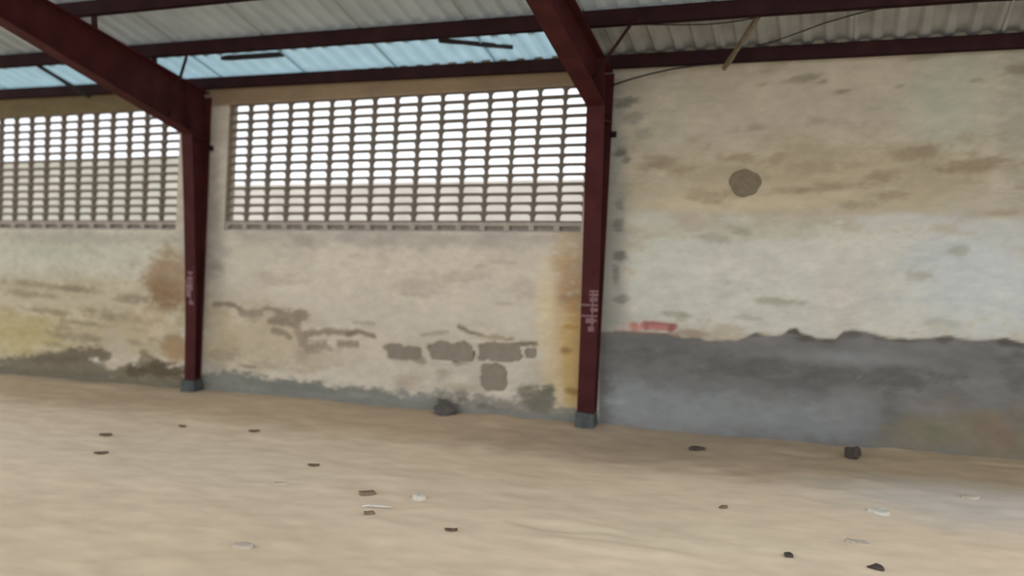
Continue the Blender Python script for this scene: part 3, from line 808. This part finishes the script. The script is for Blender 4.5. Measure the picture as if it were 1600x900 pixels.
# ------------------------------------------------------------ things under the roof
def bar_thing(name, a, b, w, h, m, label, cat, group=None):
    a, b = Vector(a), Vector(b); d = b-a; L = d.length
    me = MB()
    n = 7; r = random.Random(len(label))
    prev = None
    V = []; F = []
    for i in range(n):
        x = -L/2+L*i/(n-1); j = r.uniform(.85, 1.1)
        off = r.uniform(-.1, .1)*w
        V += [(x, -w/2*j+off, -h/2*j), (x, w/2*j+off, -h/2*j), (x, w/2*j+off, h/2*j), (x, -w/2*j+off, h/2*j)]
    for i in range(n-1):
        for k in range(4):
            k2 = (k+1) % 4
            F.append((i*4+k, i*4+k2, (i+1)*4+k2, (i+1)*4+k))
    F += [(3, 2, 1, 0), tuple((n-1)*4+k for k in range(4))]
    o = link(name, pydata(name, V, F), m)
    o.location = (a+b)/2
    o.rotation_euler = d.to_track_quat('X', 'Z').to_euler()
    return tag(o, label, cat, group)
bar_thing('batten', (-5.06, -0.345, 3.052), (-4.44, -0.345, 3.045), 0.05, 0.035, M_darkbar, 'short dark batten under the bright roof strip, nearer the far red column', 'batten', 'dark battens under the bright roof strip')
bar_thing('batten', (-2.96, -0.38, 3.05), (-2.40, -0.24, 2.985), 0.05, 0.03, M_darkbar, 'slightly slanted dark batten under the bright roof strip, close to the near red rafter', 'batten', 'dark battens under the bright roof strip')
st1 = bar_thing('wooden_stick', (-0.52, -0.572, 3.03), (-0.815, -0.115, 2.745), 0.026, 0.030, M_wood, 'pale wooden stick slanting between two purlins above the solid right wall', 'stick')
st2 = bar_thing('wooden_stick', (-6.98, -0.572, 3.085), (-6.82, -0.115, 2.832), 0.030, 0.030, M_darkbar, 'dark stick slanting across the bright roof strip at the far left', 'stick')
def cable(pts, r, label):
    P = [Vector(p) for p in pts]; out = []
    for i in range(len(P)-1):
        p0, p1, p2, p3 = P[max(i-1, 0)], P[i], P[i+1], P[min(i+2, len(P)-1)]
        for k in range(6):
            t = k/6
            out.append(0.5*((2*p1)+(p2-p0)*t+(2*p0-5*p1+4*p2-p3)*t*t+(3*p1-p0-3*p2+p3)*t**3))
    out.append(P[-1])
    return tag(MB().tube(out, r, 6).build('cable', M_cable, smooth=True), label, 'cable', 'loose black cables under the roof')
cable([(-1.665, -.03, 2.68), (-1.59, -.10, 2.69), (-1.45, -.12, 2.72), (-1.30, -.11, 2.75), (-1.16, -.10, 2.772), (-1.0, -.09, 2.785), (-0.85, -.085, 2.79)], 0.007, 'black cable drooping from the near red column to the lowest purlin')
cable([(-1.58, -.45, 3.055), (-1.25, -.42, 3.03), (-0.90, -.40, 3.01), (-0.68, -.41, 3.015), (-0.54, -.46, 3.02)], 0.0045, 'thin cable running from the near red rafter to the pale wooden stick')
cable([(-0.60, -.11, 2.895), (-0.45, -.15, 2.915), (-0.26, -.25, 2.95), (-0.08, -.33, 2.985), (0.22, -.42, 3.02), (0.6, -.42, 3.02), (1.05, -.40, 3.01), (1.6, -.40, 3.0)], 0.0045, 'thin cable climbing under the grey corrugated sheets above the right wall')

# ------------------------------------------------------------ litter on the floor
def rock_mesh(name, sx, sy, sz, seed, m, sharp=0.25):
    bm = bmesh.new(); bmesh.ops.create_icosphere(bm, subdivisions=2, radius=1.0)
    r = random.Random(seed)
    ph = [r.uniform(0, 6) for _ in range(6)]
    for v in bm.verts:
        p = v.co
        k = 1+sharp*(math.sin(3*p.x+ph[0])*math.sin(2.5*p.y+ph[1])+0.6*math.sin(5*p.x+ph[2]+3*p.z)+0.5*math.sin(6*p.y+ph[3]))
        q = p*k
        z = max(-0.35, min(0.65, q.z))
        v.co = (q.x*sx, q.y*sy, (z+0.35)*sz)
    me = bpy.data.meshes.new(name); bm.to_mesh(me); bm.free()
    me.materials.append(m)
    return me
def slab_mesh(name, L, Wd, h, seed, m):     # a broken flat piece with an uneven outline
    r = random.Random(seed); n = 11
    ang = sorted(r.uniform(0, 2*math.pi/n*.6)+2*math.pi*k/n for k in range(n))
    top = [(L/2*math.cos(t)*r.uniform(.8, 1.1), Wd/2*math.sin(t)*r.uniform(.75, 1.15)) for t in ang]
    V = [(x*1.04, y*1.04, 0) for x, y in top]+[(x, y, h*r.uniform(.75, 1.1)) for x, y in top]+[(0, 0, h*1.05)]
    F = [tuple(range(n-1, -1, -1))]+[(k, (k+1) % n, n+(k+1) % n, n+k) for k in range(n)]+[(n+k, n+(k+1) % n, 2*n) for k in range(n)]
    me = pydata(name, V, F); me.materials.append(m)
    return me
def leaf_mesh(name, L, Wd, seed, m):        # curled dry leaf
    r = random.Random(seed); n = 8; V = []; F = []
    for layer in (0, 1):
        for i in range(n+1):
            t = i/n; w = Wd/2*math.sin(math.pi*min(.98, max(.03, t)))**.8
            z = 0.004+0.006*(2*t-1)**2+layer*0.0025
            for k in (-1, 0, 1): V.append(((t-.5)*L, k*w+r.uniform(-.002, .002), z+abs(k)*0.010))
    q = 3*(n+1)
    for i in range(n):
        for k in (0, 1):
            a = i*3+k
            F += [(a, a+3, a+4, a+1), (q+a, q+a+1, q+a+4, q+a+3)]
    for i in range(n):
        for k in (0, 2):
            a = i*3+k; F.append((a, q+a, q+a+3, a+3))
    F += [(0, 1, q+1, q), (1, 2, q+2, q+1), (n*3, q+n*3, q+n*3+1, n*3+1), (n*3+1, q+n*3+1, q+n*3+2, n*3+2)]
    me = pydata(name, V, F, True); me.materials.append(m)
    return me
def put(name, me, x, y, rz, label, cat, group=None, dz=-0.003):
    o = link(name, me); o.location = (x, y, floor_z(x, y)+dz); o.rotation_euler = (0, 0, rz)
    return tag(o, label, cat, group)
R_ = math.radians
put('plaster_chip', slab_mesh('plaster_chip', .085, .075, .032, 1, M_white), -2.295, -2.10, .3, 'small bright white chip lying on the sand near the middle of the floor', 'chip')
put('plaster_chip', slab_mesh('plaster_chip', .150, .085, .018, 2, M_white), 0.255, -1.40, R_(-35), 'long white plaster piece on the sand at the right, largest white piece', 'chip')
put('plaster_chip', slab_mesh('plaster_chip', .10, .07, .018, 3, M_sand), 0.776, -0.93, .2, 'pale flat chip near the right edge of the photo, close to the wall', 'chip')
put('plaster_chip', slab_mesh('plaster_chip', .115, .06, .020, 4, M_sand), -2.79, -3.09, .1, 'pale flat chip half sunk in the sand in the left foreground', 'chip')
put('plaster_chip', slab_mesh('plaster_chip', .13, .06, .016, 5, M_sand), 0.136, -1.92, -.1, 'pale flat chip in the right foreground in front of the long white piece', 'chip')
put('plaster_chip', slab_mesh('plaster_chip', .10, .03, .012, 6, M_sand), -3.257, -2.13, .3, 'thin pale sliver on the sand left of the twig', 'chip')
tw = MB().tube([(-.085, 0, .010), (-.045, .008, .014), (0, .004, .012), (.05, -.006, .014), (.088, -.002, .010)], [.006, .009, .009, .008, .005], 7)
o = put('twig', tw.mesh('twig', True), -2.46, -2.32, .30, 'short pale twig lying on the sand left of the bright white chip', 'twig'); o.data.materials.append(M_white)
put('stone', rock_mesh('stone', .055, .045, .075, 3, M_dark), 0.133, -0.277, .4, 'dark upright stone at the foot of the right wall', 'stone')
put('stone', rock_mesh('stone', .065, .045, .022, 4, M_dark), -0.922, -0.391, .1, 'flat dark stone on the sand by the grey wall base, right of the near column', 'stone')
put('stone', rock_mesh('stone', .12, .055, .085, 6, M_rubble), -3.08, -0.08, .1, 'dark lump of rubble at the foot of the middle wall', 'rubble')
put('stone', rock_mesh('stone', .026, .020, .022, 7, M_dark), -0.188, -2.233, .2, 'small dark pebble in the right foreground, left of the other one', 'stone')
put('stone', rock_mesh('stone', .034, .024, .022, 8, M_dark), 0.216, -2.24, -.3, 'small dark pebble at the bottom right edge of the photo', 'stone')
put('stone', rock_mesh('stone', .026, .02, .02, 9, M_brown), -0.578, -1.61, .2, 'tiny brown pebble alone on the right half of the sand', 'stone')
put('stone', rock_mesh('stone', .050, .035, .022, 10, M_brown), -2.63, -2.13, .2, 'small brown pebble just behind the pale twig', 'stone')
put('stone', rock_mesh('stone', .030, .02, .02, 12, M_brown), -2.44, -2.44, .2, 'tiny brown pebble just in front of the pale twig', 'stone')
put('leaf', leaf_mesh('leaf', .085, .05, 1, M_brown), -4.226, -1.12, .45, 'dark dry leaf on the sand in front of the middle wall', 'leaf')
put('leaf', leaf_mesh('leaf', .10, .06, 2, M_brown), -5.247, -1.59, .35, 'dry leaf on the sand at far left, the one nearer the wall', 'leaf')
put('leaf', leaf_mesh('leaf', .10, .05, 3, M_brown), -4.861, -2.006, .5, 'dry leaf on the sand at far left, the one nearer the viewer', 'leaf')
put('leaf', leaf_mesh('leaf', .06, .04, 4, M_brown), -4.866, -1.185, .2, 'faint dry leaf on the sand in front of the far red column', 'leaf')
put('leaf', leaf_mesh('leaf', .08, .035, 5, M_brown), -3.268, -1.743, .3, 'thin dry leaf on the sand below the middle wall, left of the bright white chip', 'leaf')
put('leaf', leaf_mesh('leaf', .07, .03, 6, M_brown), -1.888, -2.529, .3, 'thin dry leaf in the foreground right of the twig', 'leaf')
